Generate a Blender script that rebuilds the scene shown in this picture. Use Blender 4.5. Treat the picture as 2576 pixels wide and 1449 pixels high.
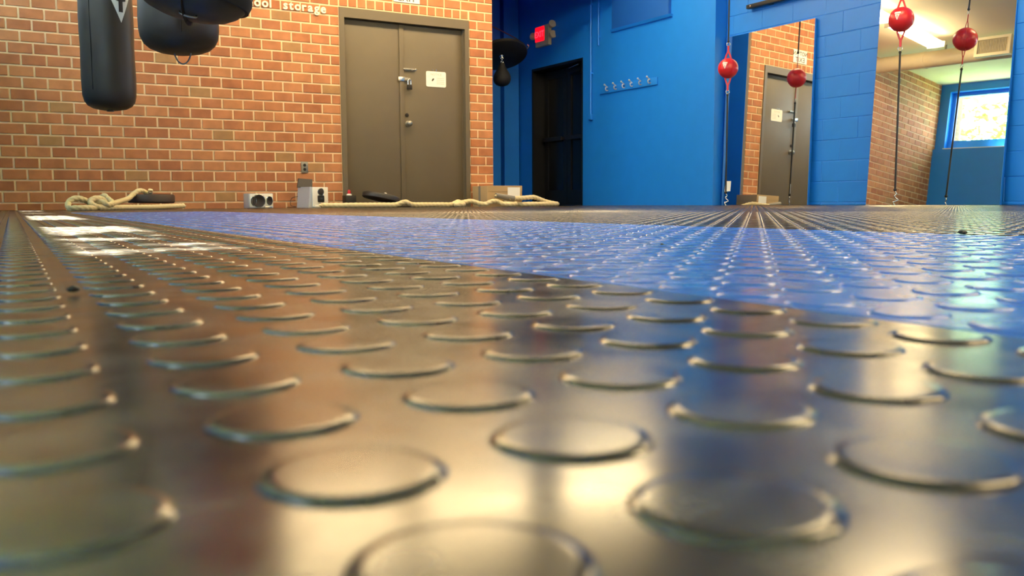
import bpy, bmesh, math, random
from mathutils import Vector, Matrix, Euler
random.seed(7)
for o in list(bpy.data.objects): bpy.data.objects.remove(o)
S = bpy.context.scene
COL = S.collection

# ------------------------------------------------------------------ camera
FPX, YAW, PITCH, ROLL, CAMZ = 2210.6, 0.5156225, 0.0972135, -0.0058, 0.047
_fw = Vector((math.sin(YAW)*math.cos(PITCH), math.cos(YAW)*math.cos(PITCH), -math.sin(PITCH)))
_r0 = Vector((math.cos(YAW), -math.sin(YAW), 0)); _u0 = _r0.cross(_fw)
_rt = _r0*math.cos(ROLL) + _u0*math.sin(ROLL); _up = -_r0*math.sin(ROLL) + _u0*math.cos(ROLL)
CAMP = Vector((0, 0, CAMZ))
cam = bpy.data.cameras.new('camera'); camo = bpy.data.objects.new('camera', cam); COL.objects.link(camo)
camo.matrix_world = Matrix(((_rt.x, _up.x, -_fw.x, 0), (_rt.y, _up.y, -_fw.y, 0), (_rt.z, _up.z, -_fw.z, CAMZ), (0, 0, 0, 1)))
cam.sensor_width = 36; cam.lens = FPX/2576*36; cam.clip_start = 0.01; cam.clip_end = 200
cam.dof.use_dof = True; cam.dof.focus_distance = 1.7; cam.dof.aperture_fstop = 14.5
S.camera = camo

def at(px, py, Y):
    """point of the depth plane y = Y that the photograph shows at a pixel"""
    d = _fw + _rt*((px-1288)/FPX) - _up*((py-724.5)/FPX)
    return CAMP + d*(Y/d.y)
def pj(q):
    q = Vector(q)-CAMP; a = q.dot(_fw)
    if a < .01: return (-9e9, -9e9)
    return (1288+FPX*q.dot(_rt)/a, 724.5-FPX*q.dot(_up)/a)

# ------------------------------------------------------------------ world, sun, exposure
S.view_settings.view_transform = 'Standard'; S.view_settings.look = 'None'
S.view_settings.gamma = 1; S.view_settings.use_curve_mapping = False
S.view_settings.exposure = 0.0
W = bpy.data.worlds.new('sky'); S.world = W; W.use_nodes = True
bg = W.node_tree.nodes['Background']; bg.inputs[0].default_value = (.80, .93, 1, 1); bg.inputs[1].default_value = 26
sun = bpy.data.lights.new('sun', 'SUN'); sun.energy = 220; sun.angle = .009; sun.color = (1, .95, .88)
suno = bpy.data.objects.new('sun', sun); COL.objects.link(suno); suno.location = (-6, 3, 12)
SUND = Vector((.42, -.06, -1)).normalized()
suno.rotation_euler = SUND.to_track_quat('-Z', 'Y').to_euler()
LAMP = 48.0        # radiance of the fluorescent diffusers

# ------------------------------------------------------------------ materials
def lin(r, g, b):
    f = lambda c: (c/255/12.92 if c/255 <= .04045 else ((c/255+.055)/1.055)**2.4)
    return (f(r), f(g), f(b), 1)
def mat(name, col, rough=.6, metal=0, var=.0, scale=20, bump=0, bscale=60, emit=None, es=0, spec=.5, rvar=0, coat=0):
    m = bpy.data.materials.new(name); m.use_nodes = True
    nt = m.node_tree; n = nt.nodes; L = nt.links; p = n['Principled BSDF']
    c = lin(*col); p.inputs['Base Color'].default_value = c
    p.inputs['Roughness'].default_value = rough; p.inputs['Metallic'].default_value = metal
    p.inputs['Specular IOR Level'].default_value = spec; p.inputs['Coat Weight'].default_value = coat
    tc = n.new('ShaderNodeTexCoord')
    if var or rvar:
        nz = n.new('ShaderNodeTexNoise'); nz.inputs['Scale'].default_value = scale; nz.inputs['Detail'].default_value = 5
        L.new(tc.outputs['Object'], nz.inputs['Vector'])
        if var:
            mx = n.new('ShaderNodeMix'); mx.data_type = 'RGBA'
            mx.inputs[6].default_value = tuple(max(0, x*(1-var)) for x in c[:3])+(1,)
            mx.inputs[7].default_value = tuple(min(1, x*(1+var)) for x in c[:3])+(1,)
            L.new(nz.outputs['Fac'], mx.inputs[0]); L.new(mx.outputs[2], p.inputs['Base Color'])
        if rvar:
            mr = n.new('ShaderNodeMapRange'); mr.inputs[1].default_value = .3; mr.inputs[2].default_value = .7
            mr.inputs[3].default_value = max(.02, rough-rvar); mr.inputs[4].default_value = rough+rvar
            L.new(nz.outputs['Fac'], mr.inputs[0]); L.new(mr.outputs[0], p.inputs['Roughness'])
    if bump:
        nb = n.new('ShaderNodeTexNoise'); nb.inputs['Scale'].default_value = bscale; nb.inputs['Detail'].default_value = 3
        L.new(tc.outputs['Object'], nb.inputs['Vector'])
        b = n.new('ShaderNodeBump'); b.inputs['Strength'].default_value = bump; b.inputs['Distance'].default_value = .002
        L.new(nb.outputs['Fac'], b.inputs['Height']); L.new(b.outputs[0], p.inputs['Normal'])
    if emit:
        p.inputs['Emission Color'].default_value = lin(*emit); p.inputs['Emission Strength'].default_value = es
    return m

def brick_mat():
    m = bpy.data.materials.new('brick clay'); m.use_nodes = True
    nt = m.node_tree; n = nt.nodes; L = nt.links; p = n['Principled BSDF']; p.inputs['Roughness'].default_value = .85
    oi = n.new('ShaderNodeObjectInfo'); ge = n.new('ShaderNodeNewGeometry')
    ad = n.new('ShaderNodeMath'); ad.operation = 'ADD'; fr = n.new('ShaderNodeMath'); fr.operation = 'FRACT'
    L.new(oi.outputs['Random'], ad.inputs[0]); L.new(ge.outputs['Random Per Island'], ad.inputs[1]); L.new(ad.outputs[0], fr.inputs[0])
    cr = n.new('ShaderNodeValToRGB'); cr.color_ramp.interpolation = 'CONSTANT'
    cols = [(0, (172, 110, 72)), (.16, (179, 117, 77)), (.34, (165, 103, 67)), (.5, (180, 120, 80)), (.64, (173, 111, 72)), (.78, (183, 122, 80)), (.955, (164, 122, 80))]
    e = cr.color_ramp.elements
    e[0].position = 0; e[0].color = lin(*cols[0][1]); e[1].position = cols[1][0]; e[1].color = lin(*cols[1][1])
    for q, c in cols[2:]:
        z = e.new(q); z.color = lin(*c)
    L.new(fr.outputs[0], cr.inputs[0])
    tc = n.new('ShaderNodeTexCoord'); nz = n.new('ShaderNodeTexNoise'); nz.inputs['Scale'].default_value = 9; nz.inputs['Detail'].default_value = 4
    L.new(ge.outputs['Position'], nz.inputs['Vector'])
    mr = n.new('ShaderNodeMapRange'); mr.inputs[1].default_value = .3; mr.inputs[2].default_value = .7; mr.inputs[3].default_value = .84; mr.inputs[4].default_value = 1.12
    L.new(nz.outputs['Fac'], mr.inputs[0])
    mx = n.new('ShaderNodeVectorMath'); mx.operation = 'SCALE'
    L.new(cr.outputs[0], mx.inputs[0]); L.new(mr.outputs[0], mx.inputs['Scale']); L.new(mx.outputs[0], p.inputs['Base Color'])
    nb = n.new('ShaderNodeTexNoise'); nb.inputs['Scale'].default_value = 160; L.new(ge.outputs['Position'], nb.inputs['Vector'])
    b = n.new('ShaderNodeBump'); b.inputs['Strength'].default_value = .25; b.inputs['Distance'].default_value = .002
    L.new(nb.outputs['Fac'], b.inputs['Height']); L.new(b.outputs[0], p.inputs['Normal'])
    return m

def vinyl(name, col, dust, rough):
    """glossy moulded floor vinyl: scuffs in the roughness, a little dust, slow waviness"""
    m = bpy.data.materials.new(name); m.use_nodes = True
    nt = m.node_tree; n = nt.nodes; L = nt.links; p = n['Principled BSDF']; p.inputs['Specular IOR Level'].default_value = .62
    ge = n.new('ShaderNodeNewGeometry')
    nz = n.new('ShaderNodeTexNoise'); nz.inputs['Scale'].default_value = 14; nz.inputs['Detail'].default_value = 8; nz.inputs['Roughness'].default_value = .65
    L.new(ge.outputs['Position'], nz.inputs['Vector'])
    mr = n.new('ShaderNodeMapRange'); mr.inputs[1].default_value = .32; mr.inputs[2].default_value = .72; mr.inputs[3].default_value = rough*.75; mr.inputs[4].default_value = rough*1.5
    L.new(nz.outputs['Fac'], mr.inputs[0]); L.new(mr.outputs[0], p.inputs['Roughness'])
    mx = n.new('ShaderNodeMix'); mx.data_type = 'RGBA'; mx.inputs[6].default_value = lin(*col); mx.inputs[7].default_value = lin(*dust)
    n2 = n.new('ShaderNodeTexNoise'); n2.inputs['Scale'].default_value = 40; n2.inputs['Detail'].default_value = 7
    L.new(ge.outputs['Position'], n2.inputs['Vector'])
    m2 = n.new('ShaderNodeMapRange'); m2.inputs[1].default_value = .45; m2.inputs[2].default_value = .8
    L.new(n2.outputs['Fac'], m2.inputs[0]); L.new(m2.outputs[0], mx.inputs[0]); L.new(mx.outputs[2], p.inputs['Base Color'])
    nw = n.new('ShaderNodeTexNoise'); nw.inputs['Scale'].default_value = 5; nw.inputs['Detail'].default_value = 1
    L.new(ge.outputs['Position'], nw.inputs['Vector'])
    b = n.new('ShaderNodeBump'); b.inputs['Strength'].default_value = .16; b.inputs['Distance'].default_value = .003
    L.new(nw.outputs['Fac'], b.inputs['Height']); L.new(b.outputs[0], p.inputs['Normal'])
    return m

def glass_mat():
    m = bpy.data.materials.new('window glass'); m.use_nodes = True
    nt = m.node_tree; n = nt.nodes; L = nt.links
    for x in list(n):
        if x.type != 'OUTPUT_MATERIAL': n.remove(x)
    t = n.new('ShaderNodeBsdfTransparent'); t.inputs[0].default_value = (.94, .97, .95, 1)
    g = n.new('ShaderNodeBsdfGlossy'); g.inputs['Roughness'].default_value = .02
    mx = n.new('ShaderNodeMixShader'); mx.inputs[0].default_value = .06; L.new(t.outputs[0], mx.inputs[1]); L.new(g.outputs[0], mx.inputs[2])
    L.new(mx.outputs[0], n['Material Output'].inputs[0])
    return m

M = dict(
    mortar=mat('mortar', (232, 202, 160), .95, var=.10, scale=30),
    blue=mat('blue wall paint', (24, 124, 224), .45, var=.06, scale=6, bump=.15, bscale=90),
    blueshade=mat('shaded blue paint', (24, 92, 182), .5, var=.06, scale=6),  # wall blue darkened so the shade on the panel sits in its colour
    ceil=mat('ceiling paint', (242, 234, 214), .9, var=.03, scale=3),
    back=mat('cream wall paint', (214, 200, 168), .8, var=.04, scale=3),
    brown=mat('brown door enamel', (100, 89, 71), .42, var=.07, scale=5, bump=.1, bscale=40),
    chrome=mat('bright steel', (215, 215, 210), .22, 1),
    steel=mat('dull steel', (150, 148, 142), .4, 1, var=.1),
    darksteel=mat('dark steel', (52, 50, 50), .45, .7),
    white=mat('white enamel', (238, 234, 222), .45, var=.03),
    paper=mat('white paper', (240, 238, 232), .7),
    grey=mat('grey print', (196, 192, 180), .8),
    dark=mat('dark print', (70, 68, 66), .7),
    letter=mat('cream letter plastic', (252, 240, 206), .4),
    leather=mat('black vinyl leather', (56, 47, 39), .46, var=.15, scale=12, bump=.12, bscale=45, rvar=.06),
    strap=mat('black webbing', (14, 13, 14), .7, bump=.3, bscale=300),
    redball=mat('red leather', (204, 34, 42), .32, var=.1, scale=14, bump=.1, bscale=60),
    black=mat('black rubber', (22, 20, 19), .5, var=.15, bump=.15),
    plate=mat('worn rubber', (60, 46, 40), .6, var=.2, scale=12, bump=.2),
    plate2=mat('slate rubber', (44, 42, 42), .5, var=.2, scale=12, bump=.2),
    rope=mat('manila rope', (222, 204, 160), .95, var=.18, scale=120, bump=.8, bscale=420),
    tape=mat('grey tape', (128, 122, 114), .6, var=.1),
    card=mat('cardboard', (182, 152, 110), .85, var=.06, scale=8),
    silver=mat('silver plastic', (196, 196, 200), .3, .35),
    grille=mat('speaker cloth', (52, 46, 46), .85, bump=.5, bscale=600),
    darkdoor=mat('dark glazing', (10, 12, 14), .25),
    darkframe=mat('dark bronze frame', (16, 16, 18), .4),
    duct=mat('duct paint', (226, 216, 186), .5, var=.04),
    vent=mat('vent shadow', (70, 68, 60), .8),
    cream=mat('cream plastic', (206, 188, 150), .5),
    exitred=mat('exit red', (255, 10, 30), .4, emit=(255, 6, 22), es=2.2),
    exitlit=mat('exit letter red', (255, 60, 70), .4, emit=(255, 40, 60), es=3.0),
    lamp=mat('lamp diffuser', (255, 240, 205), .5, emit=(255, 226, 172), es=LAMP),
    redcap=mat('red plastic', (190, 20, 40), .25),
    leaf=mat('tree leaf', (120, 170, 60), .5, var=.3, scale=3),
    bark=mat('bark', (90, 74, 58), .9, var=.3, bump=.6, bscale=20),
    ground=mat('lawn', (96, 120, 60), .95, var=.3, scale=4),
    brick=brick_mat(), glass=glass_mat(),
    tileblack=vinyl('black coin vinyl', (38, 35, 31), (112, 105, 92), .19),
    tileblue=vinyl('blue coin vinyl', (54, 114, 208), (78, 128, 208), .22),
)
mm = bpy.data.materials.new('mirror silver'); mm.use_nodes = True
_p = mm.node_tree.nodes['Principled BSDF']; _p.inputs['Base Color'].default_value = (.86, .88, .86, 1); _p.inputs['Metallic'].default_value = 1; _p.inputs['Roughness'].default_value = .012
M['mirror'] = mm

# ------------------------------------------------------------------ helpers
def link(name, me, m=None, parent=None, loc=None, rot=None):
    o = bpy.data.objects.new(name, me); COL.objects.link(o)
    if m is not None and me is not None and not me.materials: me.materials.append(M[m])
    if parent: o.parent = parent
    if loc is not None: o.location = loc
    if rot is not None: o.rotation_euler = rot
    return o
def tag(o, label, cat, group=None):
    o['label'] = label; o['category'] = cat
    if group: o['group'] = group
    return o
def thing(name, label, cat, loc=(0, 0, 0), rot=(0, 0, 0), group=None):
    return tag(link(name, None, loc=loc, rot=rot), label, cat, group)
def struct(o, label=None, cat=None):
    o['kind'] = 'structure'
    if label: o['label'] = label
    if cat: o['category'] = cat
    return o
def done(bm, name, smooth=False, ang=40):
    bmesh.ops.recalc_face_normals(bm, faces=bm.faces)
    me = bpy.data.meshes.new(name); bm.to_mesh(me); bm.free()
    if smooth:
        for p in me.polygons: p.use_smooth = True
        me.set_sharp_from_angle(angle=math.radians(ang))
    return me
def add_box(bm, x0, x1, y0, y1, z0, z1, bev=0):
    r = bmesh.ops.create_cube(bm, size=1)
    vs = r['verts']
    for v in vs:
        v.co = Vector((x0+(v.co.x+.5)*(x1-x0), y0+(v.co.y+.5)*(y1-y0), z0+(v.co.z+.5)*(z1-z0)))
    if bev:
        es = list({e for v in vs for e in v.link_edges})
        bmesh.ops.bevel(bm, geom=es, offset=bev, segments=2, affect='EDGES', profile=.6)
def box(name, x0, x1, y0, y1, z0, z1, bev=0):
    bm = bmesh.new(); add_box(bm, x0, x1, y0, y1, z0, z1, bev); return done(bm, name, bev > 0, 50)
def boxes(name, lst, bev=0):
    bm = bmesh.new()
    for b in lst: add_box(bm, *b, bev)
    return done(bm, name)
def lathe(name, prof, seg=32, smooth=True, ang=50):
    """prof: (radius, z) pairs; radius 0 closes an end"""
    bm = bmesh.new(); rings = []
    for r, z in prof:
        if r < 1e-6: rings.append([bm.verts.new((0, 0, z))])
        else: rings.append([bm.verts.new((r*math.cos(2*math.pi*i/seg), r*math.sin(2*math.pi*i/seg), z)) for i in range(seg)])
    for a, b in zip(rings, rings[1:]):
        if len(a) == 1 and len(b) == 1: continue
        for i in range(seg):
            j = (i+1) % seg
            if len(a) == 1: bm.faces.new((a[0], b[j], b[i]))
            elif len(b) == 1: bm.faces.new((a[i], a[j], b[0]))
            else: bm.faces.new((a[i], a[j], b[j], b[i]))
    for rg in (rings[0], rings[-1]):
        if len(rg) > 1: bm.faces.new(rg)
    return done(bm, name, smooth, ang)
def spline(pts, n=8, closed=False):
    P = [Vector(p) for p in pts]; out = []; k = len(P)
    rng = range(k) if closed else range(k-1)
    for i in rng:
        p0 = P[(i-1) % k] if closed else P[max(i-1, 0)]; p1 = P[i]; p2 = P[(i+1) % k]; p3 = P[(i+2) % k] if closed else P[min(i+2, k-1)]
        for s in range(n):
            t = s/n
            out.append(.5*((2*p1)+(p2-p0)*t+(2*p0-5*p1+4*p2-p3)*t*t+(3*p1-p0-3*p2+p3)*t**3))
    if not closed: out.append(P[-1])
    return out
def tube(name, path, r, seg=10, closed=False, lobes=0, twist=0, flat=1):
    """sweep along a path; r is a number or f(t); lobes and twist lay rope strands into the surface"""
    bm = bmesh.new(); add_tube(bm, path, r, seg, closed, lobes, twist, flat); return done(bm, name, True, 75)
def add_tube(bm, path, r, seg=10, closed=False, lobes=0, twist=0, flat=1):
    P = [Vector(p) for p in path]; n = len(P)
    T = [(P[(i+1) % n]-P[i-1] if closed else P[min(i+1, n-1)]-P[max(i-1, 0)]).normalized() for i in range(n)]
    up = Vector((0, 0, 1)) if abs(T[0].z) < .9 else Vector((1, 0, 0))
    N = (up-T[0]*up.dot(T[0])).normalized(); rings = []; s = 0
    for i in range(n):
        if i:
            N = (N-T[i]*N.dot(T[i])).normalized(); s += (P[i]-P[i-1]).length
        Bn = T[i].cross(N); rr = r(i/(n-1)) if callable(r) else r
        ring = []
        for k in range(seg):
            a = 2*math.pi*k/seg; q = rr
            if lobes: q = rr*(.80+.22*abs(math.cos(lobes*.5*(a-twist*s))))
            ring.append(bm.verts.new(P[i]+N*(math.cos(a)*q)+Bn*(math.sin(a)*q*flat)))
        rings.append(ring)
    for i in range(n if closed else n-1):
        a, b = rings[i], rings[(i+1) % n]
        for k in range(seg): bm.faces.new((a[k], a[(k+1) % seg], b[(k+1) % seg], b[k]))
    if not closed:
        bm.faces.new(rings[0][::-1]); bm.faces.new(rings[-1])
def prism(name, poly, y0, y1, bev=0):
    """outline in x,z given thickness in y"""
    bm = bmesh.new()
    a = [bm.verts.new((x, y0, z)) for x, z in poly]; b = [bm.verts.new((x, y1, z)) for x, z in poly]
    bm.faces.new(a); bm.faces.new(b[::-1])
    for i in range(len(poly)):
        j = (i+1) % len(poly); bm.faces.new((a[i], b[i], b[j], a[j]))
    return done(bm, name)
def ring_mesh(name, R, r, seg=24, rs=8):
    return tube(name, [(R*math.cos(2*math.pi*i/seg), 0, R*math.sin(2*math.pi*i/seg)) for i in range(seg)], r, rs, closed=True)
def text_mesh(s, size, depth, weight=0, spacing=1.0, align='LEFT'):
    c = bpy.data.curves.new('t', 'FONT'); c.body = s; c.size = size; c.extrude = depth; c.offset = weight; c.space_character = spacing; c.align_x = align
    c.resolution_u = 3
    o = bpy.data.objects.new('t', c); COL.objects.link(o)
    dg = bpy.context.evaluated_depsgraph_get(); me = bpy.data.meshes.new_from_object(o.evaluated_get(dg))
    bpy.data.objects.remove(o); bpy.data.curves.remove(c)
    me.materials.clear(); me.name = 'lettering'
    return me
def decal(name, poly, fn, cuts=5):
    """flat print laid on a curved surface: outline in u,v, finely cut, then carried over by fn(u, v)"""
    bm = bmesh.new(); bm.faces.new([bm.verts.new((u, v, 0)) for u, v in poly])
    bmesh.ops.triangulate(bm, faces=bm.faces[:])
    bmesh.ops.subdivide_edges(bm, edges=bm.edges[:], cuts=cuts, use_grid_fill=True)
    for w in bm.verts: w.co = Vector(fn(w.co.x, w.co.y))
    return done(bm, name)
FACE_FRONT = (math.pi/2, 0, 0)      # text upright, read from -y

# ================================================================== SETTING
DB = 9.0908            # brick wall face
XL = -0.80             # left wall face
ZC = 3.20              # ceiling
XC = 4.918             # outside corner of the brick wall
WR, AR = 7.16, 0.04    # right wall: x at y = 6, and its small turn
def rw(y, off=0): return WR-off-(y-6)*math.tan(AR)

# ---- floor: slab, tiles, coins
fl = struct(link('floor', box('floor', XL-.2, 8.2, -5, 12.2, -.08, -.006), 'tileblack'), 'black and blue coin-pattern vinyl floor tiles', 'floor')
PIT = .0454; TS = PIT*18; TL = PIT*27
TX0, TY0 = .0945+PIT*4.5, .1429+PIT*17.5      # a tile corner; coins sit on the lattice between
def is_blue(i, j): return i == 0 and j <= 3
tile_me = {}
for k in ('black', 'blue'):
    bm = bmesh.new(); g = .0006; c = .0022; a = TS/2; ah = TL/2
    lo = [bm.verts.new((sx*(a-g), sy*(ah-g), -.006)) for sx, sy in ((-1, -1), (1, -1), (1, 1), (-1, 1))]
    mi = [bm.verts.new((sx*(a-g), sy*(ah-g), -.0012)) for sx, sy in ((-1, -1), (1, -1), (1, 1), (-1, 1))]
    hi = [bm.verts.new((sx*(a-c), sy*(ah-c), 0)) for sx, sy in ((-1, -1), (1, -1), (1, 1), (-1, 1))]
    for u, v in ((lo, mi), (mi, hi)):
        for q in range(4): bm.faces.new((u[q], u[(q+1) % 4], v[(q+1) % 4], v[q]))
    bm.faces.new(hi)
    tile_me[k] = done(bm, 'floor_tile'); tile_me[k].materials.append(M['tile'+k])
tiles = []
for i in range(-4, 20):
    for j in range(-6, 12):
        cx, cy = TX0+(i+.5)*TS, TY0+(j+.5)*TL
        if cx < XL-.35 or cx > rw(cy)+.4 or cy > (DB+.6 if cx < XC+.4 else 12.6): continue
        d = math.hypot(cx, cy); x, y = pj((cx, cy, 0))
        seen = -200 < x < 2780 and y < 1700
        tiles.append((0 if seen else 1, d, i, j, cx, cy))
tiles.sort()
rest = []
for q, (s, d, i, j, cx, cy) in enumerate(tiles):
    k = 'blue' if is_blue(i, j) else 'black'
    if q < 300: link('floor_tile', tile_me[k], None, fl, (cx, cy, 0))
    else: rest.append((cx, cy))
if rest:
    V = []; Fc = []
    for cx, cy in rest:
        b = len(V); a = TS/2-.0008; ah = TL/2-.0008
        V += [(cx-a, cy-ah, 0), (cx+a, cy-ah, 0), (cx+a, cy+ah, 0), (cx-a, cy+ah, 0)]; Fc.append((b, b+1, b+2, b+3))
    me = bpy.data.meshes.new('tile_field'); me.from_pydata(V, [], Fc)
    o = link('tile_field', me, 'tileblack', fl); o['kind'] = 'stuff'


def coin_geo(seg, prof):
    v = []; f = []
    for r, z in prof: v += [(r*math.cos(2*math.pi*i/seg), r*math.sin(2*math.pi*i/seg), z) for i in range(seg)]
    for k in range(len(prof)-1):
        for i in range(seg):
            j = (i+1) % seg; f.append((k*seg+i, k*seg+j, (k+1)*seg+j, (k+1)*seg+i))
    f.append(tuple((len(prof)-1)*seg+i for i in range(seg)))
    return v, f
CP = [(.0168, -.0002), (.0160, .0005), (.0149, .0009), (.0134, .00105)]
coins = []
i0 = int((XL+.05-.0945)/PIT); 
for a in range(i0, 180):
    for b in range(-8, 215):
        x, y = .0945+a*PIT, .1429+b*PIT
        if y > 9.0 or x > rw(y)-.06: continue
        px, py = pj((x, y, 0))
        if not (-140 < px < 2716 and 500 < py < 1640): continue
        coins.append((math.hypot(x, y), x, y))
coins.sort()
cm = {}
for k in ('black', 'blue'):
    v, f = coin_geo(40, CP); me = bpy.data.meshes.new('coin'); me.from_pydata(v, [], f); me.materials.append(M['tile'+k])
    for p in me.polygons: p.use_smooth = len(p.vertices) == 4
    cm[k] = me
def coin_kind(x, y): return 'blue' if is_blue(math.floor((x-TX0)/TS), math.floor((y-TY0)/TL)) else 'black'
V = []; Fc = []; MI = []; SM = []
for q, (d, x, y) in enumerate(coins):
    k = coin_kind(x, y)
    if q < 300: link('coin', cm[k], None, fl, (x, y, 0)); continue
    v, f = coin_geo(20, CP) if d < 1.6 else coin_geo(12, [CP[0], CP[1], CP[3]]) if d < 4 else coin_geo(8, [CP[0], CP[3]])
    b = len(V); V += [(x+p[0], y+p[1], p[2]) for p in v]; Fc += [tuple(b+t for t in g) for g in f]
    MI += [int(k == 'blue')]*len(f); SM += [len(g) == 4 for g in f]
me = bpy.data.meshes.new('coin_field'); me.from_pydata(V, [], Fc); me.materials.append(M['tileblack']); me.materials.append(M['tileblue'])
me.polygons.foreach_set('material_index', MI); me.polygons.foreach_set('use_smooth', SM); me.update()
o = link('coin_field', me, None, fl); o['kind'] = 'stuff'

# ---- brick wall
OX0, OX1, OZ = 3.089, 4.606, 2.092       # storage door opening
bw = boxes('wall_back', [(XL-.25, OX0, DB+.006, DB+.3, 0, ZC+.1), (OX1, XC-.006, DB+.006, DB+.3, 0, ZC+.1), (OX0, OX1, DB+.006, DB+.3, OZ, ZC+.1)])
wb = struct(link('wall_back', bw, 'mortar'), 'orange brick wall with pale mortar joints', 'wall')
BJ = .016
def brick_me(L, H, D=.05, c=.0025):
    bm = bmesh.new(); a, h = L/2, H/2
    bk = [bm.verts.new((sx*a, D, sz*h)) for sx, sz in ((-1, -1), (1, -1), (1, 1), (-1, 1))]
    md = [bm.verts.new((sx*a, c, sz*h)) for sx, sz in ((-1, -1), (1, -1), (1, 1), (-1, 1))]
    fr = [bm.verts.new((sx*(a-c), 0, sz*(h-c))) for sx, sz in ((-1, -1), (1, -1), (1, 1), (-1, 1))]
    for u, v in ((bk, md), (md, fr)):
        for q in range(4): bm.faces.new((u[q], u[(q+1) % 4], v[(q+1) % 4], v[q]))
    bm.faces.new(fr)
    return done(bm, 'brick')
ZK = .067; CH = .1016; BL = .2032; BX = -.0604
bricks = []            # x0, x1, z0, z1
for r in range(-1, 32):
    z0 = ZK+r*CH; z1 = z0+CH
    if r == -1: z0 = .0
    z1 = min(z1, ZC)
    if z1-z0 < .03: continue
    off = 0 if r % 2 == 0 else .5
    spans = [(XL-.2, OX0), (OX1, XC)] if z0 < OZ-.05 else [(XL-.2, XC)]
    rowlock = abs(z0-OZ) < .06
    if rowlock: spans = [(XL-.2, OX0), (OX1, XC)]
    for s0, s1 in spans:
        k = math.floor((s0-BX)/BL-off)-1
        while True:
            x0 = BX+(k+off)*BL; x1 = x0+BL; k += 1
            if x0 >= s1-.02: break
            x0, x1 = max(x0, s0), min(x1, s1)
            if x1-x0 > .025: bricks.append((x0, x1, z0, z1))
    if rowlock:
        nn = 15; w = (OX1-OX0)/nn
        for q in range(nn): bricks.append((OX0+q*w, OX0+(q+1)*w, z0, z1))
vis = []
for b in bricks:
    cx, cz = (b[0]+b[1])/2, (b[2]+b[3])/2; x, y = pj((cx, DB, cz)); d = math.hypot(cx, DB)
    hid = not (-20 < x < 1250 and y > -14)
    vis.append((hid, -(b[1]-b[0])*(b[3]-b[2])/d**2, b))
vis.sort(key=lambda t: (t[0], t[1]))
cache = {}; bmr = bmesh.new()
for q, (h, _, (x0, x1, z0, z1)) in enumerate(vis):
    L_, H_ = round(x1-x0-BJ, 4), round(z1-z0-BJ, 4)
    if z0 == 0: H_ = round(z1-z0-BJ/2, 4)
    if L_ < .01 or H_ < .01: continue
    cx, cz = (x0+x1)/2, (z0+z1)/2-(BJ/4 if z0 == 0 else 0); cy = DB+random.uniform(-.0018, .0018)
    if q < 300:
        if (L_, H_) not in cache:
            cache[(L_, H_)] = brick_me(L_, H_); cache[(L_, H_)].materials.append(M['brick'])
        link('brick', cache[(L_, H_)], None, wb, (cx, cy, cz), (random.uniform(-.004, .004), random.uniform(-.004, .004), random.uniform(-.004, .004)))
    else:
        c = .0025; a, hh = L_/2, H_/2; D = .05; rr = []
        for aa, h2, yy in ((a, hh, D), (a, hh, c), (a-c, hh-c, 0)):
            rr.append([bmr.verts.new((cx+sx*aa, cy+yy, cz+sz*h2)) for sx, sz in ((-1, -1), (1, -1), (1, 1), (-1, 1))])
        for u, v in zip(rr, rr[1:]):
            for t in range(4): bmr.faces.new((u[t], u[(t+1) % 4], v[(t+1) % 4], v[t]))
        bmr.faces.new(rr[-1])
o = link('brick_field', done(bmr, 'brick_field'), 'brick', wb); o['kind'] = 'stuff'

# ---- right wall (painted block), hook wall standing proud of it, passage end
RLOC = (WR, 6, 0); RROT = (0, 0, AR)
HO = .17                                  # hook wall stands this far into the room
HY0 = 7.60-6                              # its near edge
DY0, DY1, DZ = 10.075-6, 11.335-6, 1.99   # passage door opening
NY0, NY1, NZ = 8.32-6, 9.39-6, 2.215      # blocked opening high on the wall
wr = struct(link('wall_right', box('wall_right', .004, .3, -11, HY0+.3, 0, ZC+.1), 'blue', None, RLOC, RROT), 'blue painted concrete block wall', 'wall')
BH, BLK = .2066, .413
bmf = bmesh.new(); bc = {}
def block_me(L, H, c=.004, D=.03):
    bm = bmesh.new(); a, h = L/2, H/2; R = []
    for aa, hh, xx in ((a, h, D), (a, h, c*.8), (a-c, h-c, 0)):
        R.append([bm.verts.new((xx, s*aa, t*hh)) for s, t in ((-1, -1), (1, -1), (1, 1), (-1, 1))])
    for u, v in zip(R, R[1:]):
        for q in range(4): bm.faces.new((u[q], u[(q+1) % 4], v[(q+1) % 4], v[q]))
    bm.faces.new(R[-1]); me = done(bm, 'block'); me.materials.append(M['blue']); return me
for r in range(-1, 16):
    z0 = .028+r*BH; z1 = min(z0+BH, ZC); z0 = max(z0, 0)
    k = 0
    for k in range(0, 44):
        y1 = (6.15-6)+.10+BLK*(4-k) + (0 if r % 2 else BLK/2); y0 = y1-BLK
        y1 = min(y1, HY0)
        if y1-y0 < .05 or y0 < -10.9: continue
        cy, cz = (y0+y1)/2, (z0+z1)/2
        near = -2.6 < cy and cz < 2.45
        L_, H_ = round(y1-y0-.0035, 4), round(z1-z0-.0035, 4)
        if near:
            if (L_, H_) not in bc: bc[(L_, H_)] = block_me(L_, H_)
            link('block', bc[(L_, H_)], None, wr, (random.uniform(-.0012, .0012), cy, cz))
        else:
            add_box(bmf, 0, .03, cy-L_/2, cy+L_/2, cz-H_/2, cz+H_/2)
o = link('block_field', done(bmf, 'block_field'), 'blue', wr); o['kind'] = 'stuff'
YE = 12.2-6
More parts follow.
